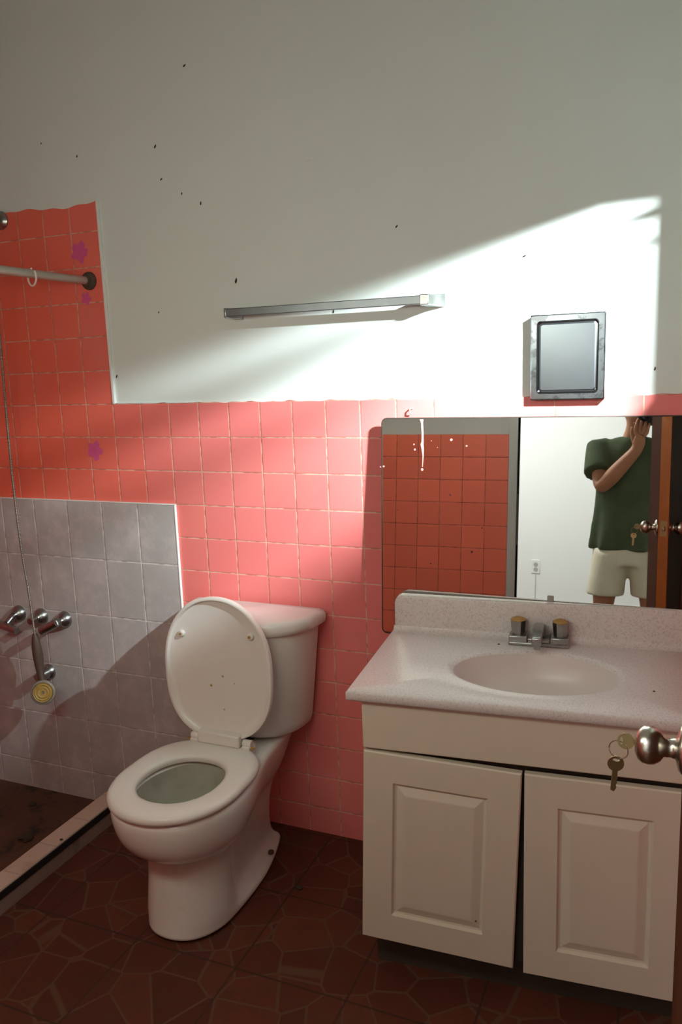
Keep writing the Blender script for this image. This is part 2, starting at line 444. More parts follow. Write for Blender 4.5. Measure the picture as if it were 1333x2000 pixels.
# ------------------------------------------------------------------ toilet
TX = .52
toilet = empty('toilet', 'white two-piece toilet with the lid raised, beside the vanity', 'toilet', (TX, 0, 0))
def outline(yf, yc, b, wh, yh, wb_, yb, z, per=6):
    half = [(.0, yf), (.52*b, yf+.105*(yc-yf)), (.88*b, yf+.45*(yc-yf)), (b, yc), (wh, yh), (wb_, yb+.012), (wb_*.6, yb)]
    pts = half + [(0, yb)] + [(-x, y) for x, y in reversed(half[1:])]
    return [Vector((p.x, p.y, z)) for p in catmull([(x, y, 0) for x, y in pts], per)]
rings = [
 outline(-.612,-.44,.124,.118,-.26,.072,-.10, 0.0),
 outline(-.615,-.44,.126,.120,-.26,.074,-.098, .012),
 outline(-.612,-.44,.125,.114,-.26,.068,-.102, .026),
 outline(-.610,-.46,.123,.082,-.35,.056,-.12, .034),
 outline(-.606,-.47,.121,.074,-.365,.050,-.13, .06),
 outline(-.598,-.47,.115,.070,-.365,.050,-.13, .13),
 outline(-.592,-.47,.112,.072,-.36,.054,-.12, .19),
 outline(-.596,-.47,.117,.080,-.34,.064,-.11, .225),
 outline(-.620,-.46,.135,.096,-.30,.074,-.10, .243),
 outline(-.654,-.46,.158,.110,-.27,.082,-.09, .263),
 outline(-.680,-.46,.175,.122,-.25,.092,-.07, .300),
 outline(-.692,-.46,.182,.134,-.25,.104,-.05, .345),
 outline(-.696,-.46,.184,.138,-.25,.115,-.04, .382),
 outline(-.690,-.46,.179,.136,-.25,.114,-.042, .394),
]
def hole(a, b, yc, z, n):
    # ring matched to the outline's parameter by angle
    o = rings[-1]
    out = []
    for p in o:
        ang = math.atan2(p.x, -(p.y+.47))
        out.append(Vector((b*math.sin(ang), yc - a*math.cos(ang), z)))
    return out
n_r = len(rings[0])
rings += [hole(.155,.128,-.50,.395,n_r), hole(.148,.120,-.50,.385,n_r)]
bm = bmesh.new(); loft(bm, rings, True, False)
inner = [hole(.148,.120,-.50,.385,n_r), hole(.145,.118,-.50,.35,n_r), hole(.130,.105,-.49,.30,n_r), hole(.09,.075,-.47,.25,n_r), hole(.05,.045,-.45,.225,n_r)]
bowl = link('bowl', bm, m_porc, toilet, sub=1)
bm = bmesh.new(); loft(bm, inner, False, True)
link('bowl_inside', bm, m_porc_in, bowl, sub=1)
bm = bmesh.new(); tube(bm, [(.098,-.20,.030),(.098,-.20,.037)], .009, 12)
link('bolt_hole', bm, m_rustmetal, bowl)

# tank: D-shaped sections with a flat back
def dsec(a, yb, depth, z, n=44, e=2.5):
    pts = []
    for i in range(n+1):
        t = PI*i/n
        c, s = math.cos(t), math.sin(t)
        pts.append(Vector((a*math.copysign(abs(c)**(2/e), c), yb - depth*abs(s)**(2/e), z)))
    # back corners
    return pts + [Vector((-a*.5, yb, z)), Vector((0, yb, z)), Vector((a*.5, yb, z))]
bm = bmesh.new()
loft(bm, [dsec(.165,-.045,.150,.402), dsec(.174,-.035,.168,.409), dsec(.179,-.03,.174,.43), dsec(.196,-.03,.184,.58), dsec(.213,-.03,.194,.732)], True, True)
link('tank', bm, m_porc, toilet, auto=50)
bm = bmesh.new()
loft(bm, [dsec(.222,-.024,.206,.732), dsec(.232,-.022,.214,.737), dsec(.235,-.021,.217,.750), dsec(.234,-.021,.216,.763), dsec(.228,-.024,.209,.773), dsec(.214,-.03,.194,.7785)], True, True)
link('tank_lid', bm, m_porc, toilet, auto=50)
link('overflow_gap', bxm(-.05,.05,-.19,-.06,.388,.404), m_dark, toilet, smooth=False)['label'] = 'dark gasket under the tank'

# seat ring
def egg(b, yf, yc, yb, flat, n=64, e=2.2):
    pts = []
    for i in range(n):
        t = 2*PI*i/n; s, c = math.sin(t), math.cos(t)
        if c >= 0: pts.append((b*math.copysign(abs(s)**.96, s), yc - (yc-yf)*abs(c)**.96))
        else: pts.append((b*math.copysign(abs(s)**(2/e), s), yc + (yb-yc)*abs(c)**(2/flat)))
    return pts
def ring_of(pts, z): return [Vector((x, y, z)) for x, y in pts]
so = lambda d: egg(.183-d, -.705+d, -.50, -.268-d, 3.2)
si = lambda d: egg(.112+d, -.622-d, -.50, -.372+d, 2.2)
bm = bmesh.new()
R_ = [ring_of(so(.004),.398), ring_of(so(0),.403), ring_of(so(0),.412), ring_of(so(.006),.4195), ring_of(so(.016),.422),
      ring_of(si(.014),.421), ring_of(si(.004),.417), ring_of(si(0),.410), ring_of(si(.004),.398), ring_of(so(.004),.398)]
loft(bm, R_, False, False); bmesh.ops.remove_doubles(bm, verts=bm.verts, dist=1e-5)
link('seat', bm, m_seat, toilet, auto=60)
# raised lid, drawn flat (length along +z from the hinge) then tipped back
LL = .428
lo_ = lambda d: [(x, -(y+.705) ) for x, y in egg(.180-d, -.705+d, -.50, -.277-d, 3.0)]
def lring(d, y): return [Vector((x, y, LL+zz if False else LL + zz)) for x, zz in [(x, yy) for x, yy in lo_(d)]]
bm = bmesh.new()
R_ = [lring(.0,.000), lring(.0,.014), lring(.010,.021), lring(.06,.026), lring(.12,.028)]
vr = loft(bm, R_, False, True)
R2 = [lring(.0,.0), lring(.004,-.003), lring(.009,-.002), lring(.013,.006), lring(.03,.010), lring(.09,.013), lring(.14,.013)]
loft(bm, R2, False, True); bmesh.ops.remove_doubles(bm, verts=bm.verts, dist=1e-5)
lid = link('seat_lid', bm, m_seat, toilet, auto=50)
lid.location = (0, -.288, .430)
lid.rotation_euler = (math.radians(-5), math.radians(-3.2), 0)
for x, z in ((-.118,.315),(.118,.315)):
    b_ = link('bumper', lt([(.010,0),(.010,.006),(.007,.009),(0,.0095)], (x,.010,z), (0,-1,0), 14), m_seat, lid)
    link('rust_mark', lt([(.0045,0),(.0045,.001),(0,.0012)], (x-.001,.0004,z-.001), (0,-1,0), 10), m_rust, b_)
for x, z, r in ((-.03,.16,.004),(.012,.19,.0035),(.01,.09,.0025),(.05,.17,.002)):
    link('rust_speck', lt([(r,0),(r*.8,.0006),(0,.0008)], (x,.0128,z), (0,-1,0), 9), m_rust, lid)
hg = link('hinge_bar', bxm(-.070,.070,-.306,-.268,.421,.458), m_seat, toilet, bevel=.005)
for s in (-1, 1):
    h_ = link('hinge', lt([(.010,-.014),(.0115,-.012),(.0115,.012),(.010,.014)], (s*.088,-.284,.432), (1,0,0), 16), m_seat, toilet)
    link('hinge_foot', bxm(s*.088-.014, s*.088+.014, -.300,-.262,.394,.428), m_seat, h_, bevel=.004)
    link('rust_patch', bxm(s*.106-.008, s*.106+.008, -.2985,-.285,.4215,.4245), m_rust, h_, bevel=.001)

# ------------------------------------------------------------------ vanity (turned five degrees off the wall)
TH = math.radians(5)
VA = Vector((1.041, -.555, 0))
van = empty('vanity_cabinet', 'off-white vanity base cabinet with two raised-panel doors, the left one sagging', 'cabinet', VA, TH)
HV = .7615; CT = .0245
VX0, VX1, VY0, VY1 = .032, .752, .022, .44
bm = bmesh.new()
box(bm, VX0, VX0+.016, VY0+.018, VY1, .10, HV-CT); box(bm, VX1-.016, VX1, VY0+.018, VY1, .10, HV-CT)
box(bm, VX0+.016, VX1-.016, VY1-.008, VY1, .10, HV-CT)
for v in bm.verts:
    if v.co.z < .001: pass
link('carcass', bm, m_cab, van, smooth=False)
link('cabinet_shade', bxm(VX0+.017, VX1-.017, VY0+.022, VY0+.030, .101, .63), m_cab_shade, van, smooth=False)  # dark sheet close behind the doors, standing in for the shaded interior
link('toe_kick', bxm(VX0+.004, VX1-.004, VY0+.058, VY1, 0, .10), m_cab_shade, van, smooth=False)
link('false_drawer_front', bxm(VX0, VX1, VY0-.004, VY0+.016, .6145, .735), m_cab, van, bevel=.003)
def panel_door(w, h):
    """door in its own frame: x 0..w, z 0..h, front face at y=0, raised panel inside a routed groove"""
    bm = bmesh.new(); mx, mz = .073, .073
    def rr(i, y): return [Vector((i[0],y,i[2])), Vector((i[1],y,i[2])), Vector((i[1],y,i[3])), Vector((i[0],y,i[3]))]
    def ins(d): return (d, w-d, d, h-d)
    def pn(d): return (mx+d, w-mx-d, mz+d, h-mz-d)
    loft(bm, [rr(ins(0),.018), rr(ins(0),.003), rr(ins(.003),.0), rr(pn(0),.0), rr(pn(.004),.0075), rr(pn(.009),.0085), rr(pn(.028),.0015), rr(pn(.031),.001)], True, True)
    return bm
ld = link('door', panel_door(.368,.497), m_cab, van, smooth=False)
ld.location = (.0155, VY0-.006, .1125); ld.rotation_euler = (0, math.radians(2.1), 0)
ld['label'] = 'sagging left cabinet door'
rd = link('door', panel_door(.345,.504), m_cab, van, smooth=False)
rd.location = (.407, VY0-.006, .093); ld_ = 0
link('paint_nick', lt([(.0022,0),(.0018,.0006),(0,.0008)], (.278,.001,.105), (0,-1,0), 8), m_spot, ld)

# vanity top with the oval basin sunk in it
vt = empty('sink_counter', 'speckled off-white vanity top with an oval basin and low backsplash', 'countertop', VA, TH)
VW, VD = .787, .450
BX, BY, BA, BB = .412, .222, .205, .141
bm = bmesh.new()
nb = 96
def rect_pt(ang):
    c, s = math.cos(ang), math.sin(ang)
    x0, x1, y0, y1 = -BX, VW-BX, -BY, VD-BY
    ts = []
    if c > 1e-9: ts.append(x1/c)
    if c < -1e-9: ts.append(x0/c)
    if s > 1e-9: ts.append(y1/s)
    if s < -1e-9: ts.append(y0/s)
    t = min(ts); return (BX+c*t, BY+s*t)
angs = sorted([2*PI*i/nb for i in range(nb)] + [math.atan2(y, x) % (2*PI) for x in (-BX, VW-BX) for y in (-BY, VD-BY)])
def ov(k, z, a=0): return [Vector((BX+BA*k*math.cos(t), BY+BB*k*math.sin(t), z)) for t in angs]
def rc(z, d=0):
    out = []
    for t in angs:
        x, y = rect_pt(t)
        out.append(Vector((min(max(x, d), VW-d), min(max(y, d), VD), z)))
    return out
R_ = [ov(1.07,HV-CT-.002), rc(HV-CT,.003), rc(HV-CT+.003), rc(HV-.004), rc(HV,.004), ov(1.05,HV), ov(1.0,HV-.002), ov(.96,HV-.010)]
loft(bm, R_, False, False)
link('counter', bm, m_counter, vt, auto=60)
bm = bmesh.new()
R_ = [ov(.96,HV-.010), ov(.93,HV-.026), ov(.86,HV-.055), ov(.72,HV-.088), ov(.5,HV-.110), ov(.25,HV-.120), ov(.12,HV-.122)]
loft(bm, R_, False, True)
bs_ = link('basin', bm, m_bs, vt, auto=80)
link('drain', lt([(.022,0),(.022,.003),(.016,.004),(.013,.001),(0,.001)], (BX, BY, HV-.122), (0,0,1), 20), m_chrome, bs_)
# backsplash with a rounded upper corner, coved at its foot
bm = bmesh.new()
prof = [(.441,HV-.001),(.441,HV+.098),(.4425,HV+.1015),(.446,HV+.103),(.4535,HV+.103),(.4535,HV-.001)]
def bsx(x, trim): return [Vector((x, y if y < .45 else .472-.019*x/VW, min(z, HV+.103-trim))) for y, z in prof]
secs = [(.010,.022),(.0125,.011),(.017,.004),(.026,.0)]
R_ = [bsx(x, t_) for x, t_ in secs] + [bsx(VW, 0)]
loft(bm, R_, True, True)
link('backsplash', bm, m_counter, vt, auto=35)
bm = bmesh.new()
cove = [(.423,HV+.0003),(.431,HV+.002),(.437,HV+.007),(.4412,HV+.016),(.4412,HV)]
loft(bm, [[Vector((x,y,z)) for y, z in cove] for x in (.006, VW)], True, True)
link('cove', bm, m_counter, vt, auto=60)

# faucet
fc = empty('faucet', 'grimy chrome two-handle faucet at the back of the basin', 'faucet', VA + Matrix.Rotation(TH,3,'Z') @ Vector((.409,.412,HV)), TH)
bm = bmesh.new()
box(bm, -.078,.078,-.024,.024,0,.010)
link('base', bm, m_chrome, fc, bevel=.003)
bm = bmesh.new(); box(bm, -.077,-.029,-.022,.022,.008,.026); box(bm, .029,.077,-.022,.022,.008,.026); box(bm, -.03,.03,-.018,.018,.008,.020)
link('valve_body', bm, m_chrome, fc, bevel=.003)
for s in (-1, 1):
    hb = lt([(.016,.026),(.017,.028),(.0175,.03),(.0195,.056),(.0205,.064),(.016,.068),(0,.069)], (s*.054,0,0), (0,0,1), 7)
    h_ = link('handle', hb, m_chrome, fc, auto=25)
    link('rusty_cap', lt([(.0195,.0635),(.0205,.066),(.012,.0705),(0,.071)], (s*.054,0,0), (0,0,1), 12), m_rust, h_)
bm = bmesh.new()
loft(bm, [[Vector((x*wd, y, z)) for x, z in ((-1,zb),(1,zb),(1,zt),(-1,zt))] for y, wd, zb, zt in ((.016,.013,.018,.054),(0,.0135,.024,.056),(-.035,.0135,.033,.058),(-.085,.0125,.030,.050),(-.092,.0125,.026,.046))], True, True)
s_ = link('spout', bm, m_chrome, fc, bevel=.003)
link('aerator', lt([(.009,0),(.009,.016),(.007,.018)], (0,-.080,.032), (0,0,-1), 16), m_chrome, s_)

# ------------------------------------------------------------------ mirror leaning behind the backsplash
q = ray(1257, 810).normalized()
MN = -q                                            # front normal
TLp = W(745, 816, -.037)
mx = Vector((1,0,0)); mx = (mx - MN*mx.dot(MN)).normalized()
mz = MN.cross(mx); mz = mz if mz.z > 0 else -mz
mm = Matrix((mx, -MN, mz)).transposed().to_4x4(); mm.translation = TLp
def mloc(px, py):                                  # pixel on the mirror's face -> mirror coordinates
    d = ray(px, py); t = ((TLp-CAM).dot(MN))/d.dot(MN)
    p = CAM + d*t - TLp
    return p.dot(mx), p.dot(mz)
mir = empty('wall_mirror', 'large frameless mirror leaning on the wall behind the vanity backsplash', 'mirror')
mir.matrix_world = mm
MW, MH = .822, .622
def rrect(x0, x1, z0, z1, r, y, n=6):
    pts = []
    for cx, cz, a in ((x1-r,z1-r,0),(x0+r,z1-r,90),(x0+r,z0+r,180),(x1-r,z0+r,270)):
        for i in range(n+1):
            t = math.radians(a+90*i/n); pts.append(Vector((cx+r*math.cos(t), y, cz+r*math.sin(t))))
    return pts
bm = bmesh.new(); loft(bm, [rrect(.003,MW-.003,-MH+.003,-.003,.013,.0015), rrect(.003,MW-.003,-MH+.003,-.003,.013,0)], True, True)
link('glass', bm, m_mirror, mir, smooth=False)
bm = bmesh.new(); loft(bm, [rrect(0,MW,-MH,0,.016,.004), rrect(0,MW,-MH,0,.016,.0006), rrect(.0036,MW-.0036,-MH+.0036,-.0022,.0126,-.0004), rrect(.0042,MW-.0042,-MH+.0042,-.003,.012,.0008)], True, False)
link('edge', bm, plain('mirror_edge', (.055,.035,.025), .6, var=.4, scale=30), mir, smooth=False)
def blob(bm, x, z, r, y=-.0004, n=9, el=1.0):
    vs = [bm.verts.new((x+r*math.cos(2*PI*i/n)*random.uniform(.8,1.15), y, z+r*el*math.sin(2*PI*i/n)*random.uniform(.8,1.15))) for i in range(n)]
    c = bm.verts.new((x, y-.0005, z))
    for i in range(n): bm.faces.new((vs[i], vs[(i+1)%n], c))
bm = bmesh.new()
dp = [mloc(825+dx, yy) + (w_,) for yy, dx, w_ in ((819,-1,.0055),(826,0,.003),(845,1,.0028),(862,1,.0030),(868,0,.0042),(875,1,.0036),(890,2,.0018),(908,1,.0010),(912,1,.001))]
L_ = [bm.verts.new((x-w_, -.0005, z)) for x, z, w_ in dp]; R__ = [bm.verts.new((x+w_, -.0005, z)) for x, z, w_ in dp]
for i in range(len(dp)-1): bm.faces.new((L_[i], R__[i], R__[i+1], L_[i+1]))
blob(bm, *mloc(825,917), .0042)
link('paint_drip', bm, m_paintdrip, mir)
for px, py, r in ((882,859,.004),(912,871,.0026),(811,878,.003),(809,868,.0022),(750,911,.003),(744,912,.002),(843,861,.0012),(855,874,.001)):
    bm = bmesh.new(); blob(bm, *mloc(px,py), r); link('paint_spatter', bm, m_paintdrip, mir)
m_dspot = plain('dark_red_spot', (.10,.02,.015), .8)
for px, py, r in ((912,938,.0024),(880,967,.003),(820,965,.0018),(942,1031,.002),(922,1078,.0034),(842,1101,.002),(827,980,.001),(777,996,.001)):
    bm = bmesh.new(); blob(bm, *mloc(px,py), r); link('dark_spot', bm, m_dspot, mir)
cx_, cz_ = mloc(1076,1170)
link('bottom_clip', bxm(cx_-.0085, cx_+.0085, -.004, -.0006, cz_-.012, cz_+.009), m_greyplastic, mir, bevel=.003)
# small hook above the mirror
p = W(803, 803, -.006)
bm = bmesh.new(); tube(bm, [(p.x+.003,.0,p.z+.006),(p.x+.001,-.006,p.z+.0085),(p.x-.002,-.012,p.z+.004),(p.x-.001,-.013,p.z-.004),(p.x+.003,-.008,p.z-.008)], [.0022]*5, 8)
tag(link('wall_hook', bm, plain('pink_hook_paint', (.72,.30,.26), .5)), 'tiny pink-painted hook on the tile just above the mirror', 'hook')

# ------------------------------------------------------------------ stainless box on the wall
BX0, BX1, BZ0, BZ1 = 1.370, 1.556, 1.399, 1.616
bxo = empty('metal_wall_cabinet', 'small stainless steel recessed wall box with a closed cover above the mirror', 'metal box', ((BX0+BX1)/2, 0, (BZ0+BZ1)/2))
w2, h2 = (BX1-BX0)/2, (BZ1-BZ0)/2
bm = bmesh.new()
yF = -.026
R_ = [rrect(-w2,w2,-h2,h2,.003,wt), rrect(-w2,w2,-h2,h2,.003,yF+.003), rrect(-w2+.003,w2-.003,-h2+.003,h2-.003,.003,yF), rrect(-w2+.016,w2-.016,-h2+.016,h2-.016,.010,yF)]
loft(bm, R_, True, False)
link('frame', bm, m_steel_edge, bxo, auto=30)
bm = bmesh.new()
R_ = [rrect(-w2+.016,w2-.016,-h2+.016,h2-.016,.010,yF), rrect(-w2+.0175,w2-.0175,-h2+.0175,h2-.0175,.009,yF-.002), rrect(-w2+.0195,w2-.0195,-h2+.0195,h2-.0195,.008,yF+.004), rrect(-w2+.022,w2-.022,-h2+.022,h2-.022,.007,yF+.0045)]
loft(bm, R_, False, False)
link('rolled_rim', bm, plain('dark_polished_rim', (.18,.19,.20), .12, metal=1), bxo, auto=60)
bm = bmesh.new(); loft(bm, [rrect(-w2+.022,w2-.022,-h2+.022,h2-.022,.007,yF+.0045), rrect(-w2+.026,w2-.026,-h2+.026,h2-.026,.005,yF+.003)], False, True)
link('cover_panel', bm, m_steel, bxo, smooth=False)

# ------------------------------------------------------------------ towel bar
tbz = 1.671
twl = empty('towel_bar', 'flat chrome towel bar fixed to the white wall', 'towel bar', (.8, 0, tbz))
link('bar', bxm(.487-.8, 1.092-.8, -.064, -.056, -.0115, .0115), m_bar, twl, bevel=.002)
for x0, x1 in ((.483,.4905),(1.085,1.110)):
    bm = bmesh.new()
    # post flaring into a plate at the wall
    secs = []
    for y, ex_, ez in ((-.0665,0,.0135),(-.060,0,.0145),(-.045,.001,.0145),(-.02,.006,.0155),(-.006,.016,.017),(wt,.024,.018)):
        a, b = x0-.8-(ex_ if x0 > 1 else ex_*.2), x1-.8+ex_*(1.1 if x0 > 1 else .8)
        if x0 > 1: a = x0-.8
        secs.append([Vector((a,y,-ez)), Vector((b,y,-ez)), Vector((b,y,ez)), Vector((a,y,ez))])
    loft(bm, secs, True, True)
    link('bracket', bm, m_chrome, twl, bevel=.002)

# ------------------------------------------------------------------ shower rail, ring and arm
rx, rz = -.052, 1.806
rod = empty('shower_curtain_rod', 'bare metal shower curtain rod running out from the tiled wall', 'curtain rod', (rx, 0, rz))
link('rod', tb([(0,-.004,0),(0,-1.716,0)], .0125, 18), m_rod, rod)
link('wall_flange', lt([(.029,.0),(.029,.004),(.027,.008),(.019,.013),(.0165,.022),(.0135,.023)], (0,0,0), (0,-1,0), 26), m_rustmetal, rod)['label'] = 'rusted wall flange'
bm = bmesh.new(); torus(bm, (0,0,0), (.35,1,.0), .0245, .0028, 30, 8, math.radians(-40), math.radians(275))
cr_ = link('curtain_ring', bm, m_plasticring); cr_.location = (rx, -.255, rz-.010)
tag(cr_, 'pale plastic curtain ring hanging on the bare shower rod', 'curtain ring')
p = W(-2, 430, -.01)
sa = empty('shower_pipe', 'dark shower pipe flange at the top of the orange tile', 'shower arm', (p.x, 0, p.z))
link('flange', lt([(.030,.0),(.030,.004),(.022,.012),(.012,.016)], (0,0,0), (0,-1,0), 24), m_chrome, sa)
link('arm', tb([(0,-.01,0),(-.01,-.06,.005),(-.03,-.12,-.01),(-.045,-.15,-.04)], .010, 14), m_rustmetal, sa)

# hand shower hanging upside down on its hose
hs = empty('hand_shower', 'hand shower hanging head-down on a long metal hose, yellowed face', 'shower head', (0,0,0))
yh = -.085
hpts = [Vector((W(-2,430,-.01).x-.046,-.152,W(-2,430,-.01).z-.043)), W(-22,520,-.135), W(-6,600,-.115), W(1,672,-.10), W(10,780,yh), W(21,900,yh), W(32,1000,yh), W(43,1080,yh), W(55,1150,yh), W(66,1225,yh), W(69,1242,yh)]
bm = bmesh.new(); tube(bm, catmull(hpts, 8, False), .0042, 10)
def hose_mat():
    m, nt, b = new_mat('ribbed_metal_hose'); v = coord(nt)
    wv = N(nt, 'ShaderNodeTexWave', bands_direction='Z'); nt.links.new(v, wv.inputs['Vector']); wv.inputs['Scale'].default_value = 70
    nt.links.new(mix_(nt, wv.outputs['Fac'], (.13,.11,.085), (.52,.47,.38)), b.inputs['Base Color'])
    b.inputs['Metallic'].default_value = .7; b.inputs['Roughness'].default_value = .4
    bump_(nt, b, wv.outputs['Fac'], .6, .001)
    return m
link('hose', bm, hose_mat(), hs)
hp = [W(68,1238,yh), W(69,1246,yh), W(71,1262,yh), W(74,1280,yh), W(77,1300,yh), W(80,1318,yh-.004), W(83,1332,yh-.008)]
link('handle', tb(hp, [.0075,.0125,.0165,.018,.016,.0125,.012], 14), plain('dark_stained_handle', (.13,.085,.06), .5, var=.4, scale=40, metal=.3), hs)
pc = W(85,1352,yh-.03)
ax = (Vector((1.2,-2.0,.55))).normalized()
sh = link('shower_head', lt([(.018,-.036),(.031,-.024),(.041,-.008),(.0445,.002),(.043,.008),(.036,.010),(.034,.007),(0,.007)], pc, ax, 30), plain('grimy_head', (.28,.24,.20), .5, metal=.4, var=.3, scale=30), hs)
link('spray_face', lt([(.034,.006),(.0335,.011),(.030,.009),(.027,.0125),(.022,.0095),(.018,.013),(.012,.010),(.0065,.011),(.0055,.005),(0,.005)], pc, ax, 28), m_yellow, sh)

# taps
def tap(name, px, py, label, kind):
    p = W(px, py, -.012)
    t = empty(name, label, 'tap', (p.x, -.008, p.z))
    link('escutcheon', lt([(.031,0),(.031,.003),(.028,.012),(.020,.022),(.014,.027),(.012,.034)], (0,0,0), (0,-1,0), 26), m_chrome, t)
    if kind == 'lever':
        link('stem', tb([(0,-.03,0),(0,-.05,-.001)], [.012,.013], 16), m_chrome, t)
        link('lever', tb([(.006,-.050,.004),(-.02,-.056,-.010),(-.058,-.062,-.030)], [.0165,.0165,.0155], 16), m_chrome, t)
    elif kind == 'cross':
        link('stem', tb([(0,-.03,0),(-.004,-.062,-.022)], [.013,.012], 16), m_chrome, t)
        link('lever', tb([(-.075,-.066,-.008),(-.04,-.066,-.026),(0,-.066,-.032),(.045,-.066,-.044)], [.017,.015,.0155,.013], 16), m_chrome, t)
    else:
        link('stem', tb([(0,-.03,0),(0,-.06,-.003)], [.0135,.0125], 16), m_chrome, t)
    return t
tap('shower_tap', 126, 1210, 'chrome lever tap pointing down and left, farthest right on the white shower tile', 'lever')
tap('shower_tap', 80, 1204, 'bare chrome valve stem between the two shower tap handles', 'stem')
tap('shower_tap', 37, 1198, 'chrome crosswise tap handle left of the hanging hose', 'cross')
p = W(95, 1312, -.012)
tsp = empty('tub_spout', 'stubby grey spout on the white tile right behind the hand shower', 'spout', (p.x, -.008, p.z))
link('flange', lt([(.030,0),(.030,.004),(.025,.012),(.022,.016)], (0,0,0), (0,-1,0), 24), m_chrome, tsp)
link('spout', tb([(0,-.01,0),(-.004,-.035,-.003),(-.008,-.055,-.012)], [.022,.022,.018], 18), m_chrome, tsp)

# ------------------------------------------------------------------ marks on the walls
for i, (px, py, r, rot, lab) in enumerate([
    (360,128,.0045,.9,'dark speck high on the white wall, the topmost of all'), (303,286,.005,.5,'dark speck on the white wall above the shower tile, right of two fainter ones'),
    (150,305,.0035,.4,'faint dark speck on the white wall above the shower rod'), (80,280,.003,.2,'small dark speck high on the white wall near the left edge'),
    (315,350,.004,.8,'dark speck on the white wall, upper of the trio right of the shower tile'), (355,378,.0035,.1,'dark speck on the white wall, middle of the trio right of the shower tile'),
    (392,397,.0045,.1,'dark speck on the white wall, lowest of the trio right of the shower tile'), (775,442,.004,.7,'dark speck on the white wall above the right half of the towel bar'),
    (461,548,.0065,.2,'large brown speck on the white wall above the left end of the towel bar'), (1025,500,.004,1.2,'dark speck on the brightly lit wall above the steel box'),
    (652,608,.004,.1,'dark speck on the white wall just under the middle of the towel bar'), (228,735,.005,.3,'dark speck near the inner corner where white wall meets pink tile'),
    (310,610,.003,.2,'small dark speck on the white wall between shower tile and towel bar'), (1280,720,.004,.1,'dark speck on the shaded wall right of the steel box')]):
    c = W(px, py, wt-.001)
    bm = bmesh.new()
    d = Vector((math.sin(rot), 0, math.cos(rot)))
    tube(bm, [c-d*r*1.2, c-d*r*.5, c+d*r*.4+Vector((r*.15,0,0)), c+d*r*1.2], [r*.2, r*.5, r*.45, r*.12], 8)
    o = link('wall_speck', bm, m_spot)
    tag(o, lab, 'speck', 'dark specks on the white wall')
c = W(606, 315, wt-.001)
bm = bmesh.new(); tube(bm, [c+Vector((-.011,0,.004)), c+Vector((0,-.002,0)), c+Vector((.010,0,-.005))], [.001,.0035,.001], 8)
tag(link('paint_flake', bm, m_trimwhite), 'pale curl of peeling paint on the upper white wall', 'paint flake')
def splat(px, py, r, label):
    c = W(px, py, -.0012); bm = bmesh.new(); n = 40
    vs = []
    for i in range(n):
        a = 2*PI*i/n; k = r*(.62+.38*abs(math.cos(2.5*a+.3)))*random.uniform(.9,1.1)
        vs.append(bm.verts.new((c.x+k*math.cos(a), -.0007, c.z+k*math.sin(a))))
    cv = bm.verts.new((c.x, -.0011, c.z))
    for i in range(n): bm.faces.new((vs[i], vs[(i+1)%n], cv))
    tag(link('flower_sticker', bm, m_lilac), label, 'sticker', 'faded magenta flower marks on the shower tile')
splat(155, 492, .036, 'faded magenta flower mark above the shower rod flange')
splat(168, 583, .022, 'faded magenta flower mark just below the shower rod flange')
splat(185, 880, .034, 'bright magenta flower mark on the pink tile above the white tile')

def crumb(px, py, z, r, label, group=None):
    d = ray(px, py); t = (z-CAM.z)/d.z; c = CAM + d*t
    bm = bmesh.new(); bmesh.ops.create_icosphere(bm, subdivisions=2, radius=r)
    for v in bm.verts: v.co = c + Vector((v.co.x*random.uniform(.8,1.5), v.co.y*random.uniform(.7,1.3), (v.co.z+r)*.45))
    tag(link('dirt_crumb', bm, m_spot), label, 'dirt crumb', group)
crumb(585, 1735, 0, .009, 'small black crumb of dirt on the floor between toilet and vanity')
crumb(120, 1641, .07, .005, 'small dark crumb on top of the pale shower curb')
crumb(1278, 1351, HV, .0025, 'tiny dark crumb on the counter right of the basin')
crumb(64, 1573, -.06, .013, 'dark clump of dirt on the shower floor nearest the wall')
crumb(52, 1640, -.06, .022, 'larger dark clump of dirt on the shower floor beside the curb')
crumb(975, 1259, HV, .003, 'dark crumb of grime just left of the faucet base')

# ------------------------------------------------------------------ outlet in the hall
ot = empty('wall_outlet', 'white electrical outlet low on the hall wall, seen in the mirror', 'outlet', (1.028, YH, .41))
link('plate', bxm(-.036,.036,0,.006,-.058,.058), m_outlet, ot, bevel=.003)
for z in (-.02,.02):
    s_ = link('socket', lt([(.017,.006),(.017,.009),(.0165,.010)], (0,0,z), (0,1,0), 18), plain('socket_grey', (.45,.45,.43), .5), ot)
    bm = bmesh.new(); box(bm, -.007,-.005,.0095,.0105,z-.004,z+.006); box(bm, .005,.007,.0095,.0105,z-.004,z+.006)
    link('slot', bm, m_dark, s_, smooth=False)
link('conduit', bxm(-.003,.003,0,.005,-.29,-.058), plain('surface_conduit', (.55,.55,.53), .6), ot, smooth=False)

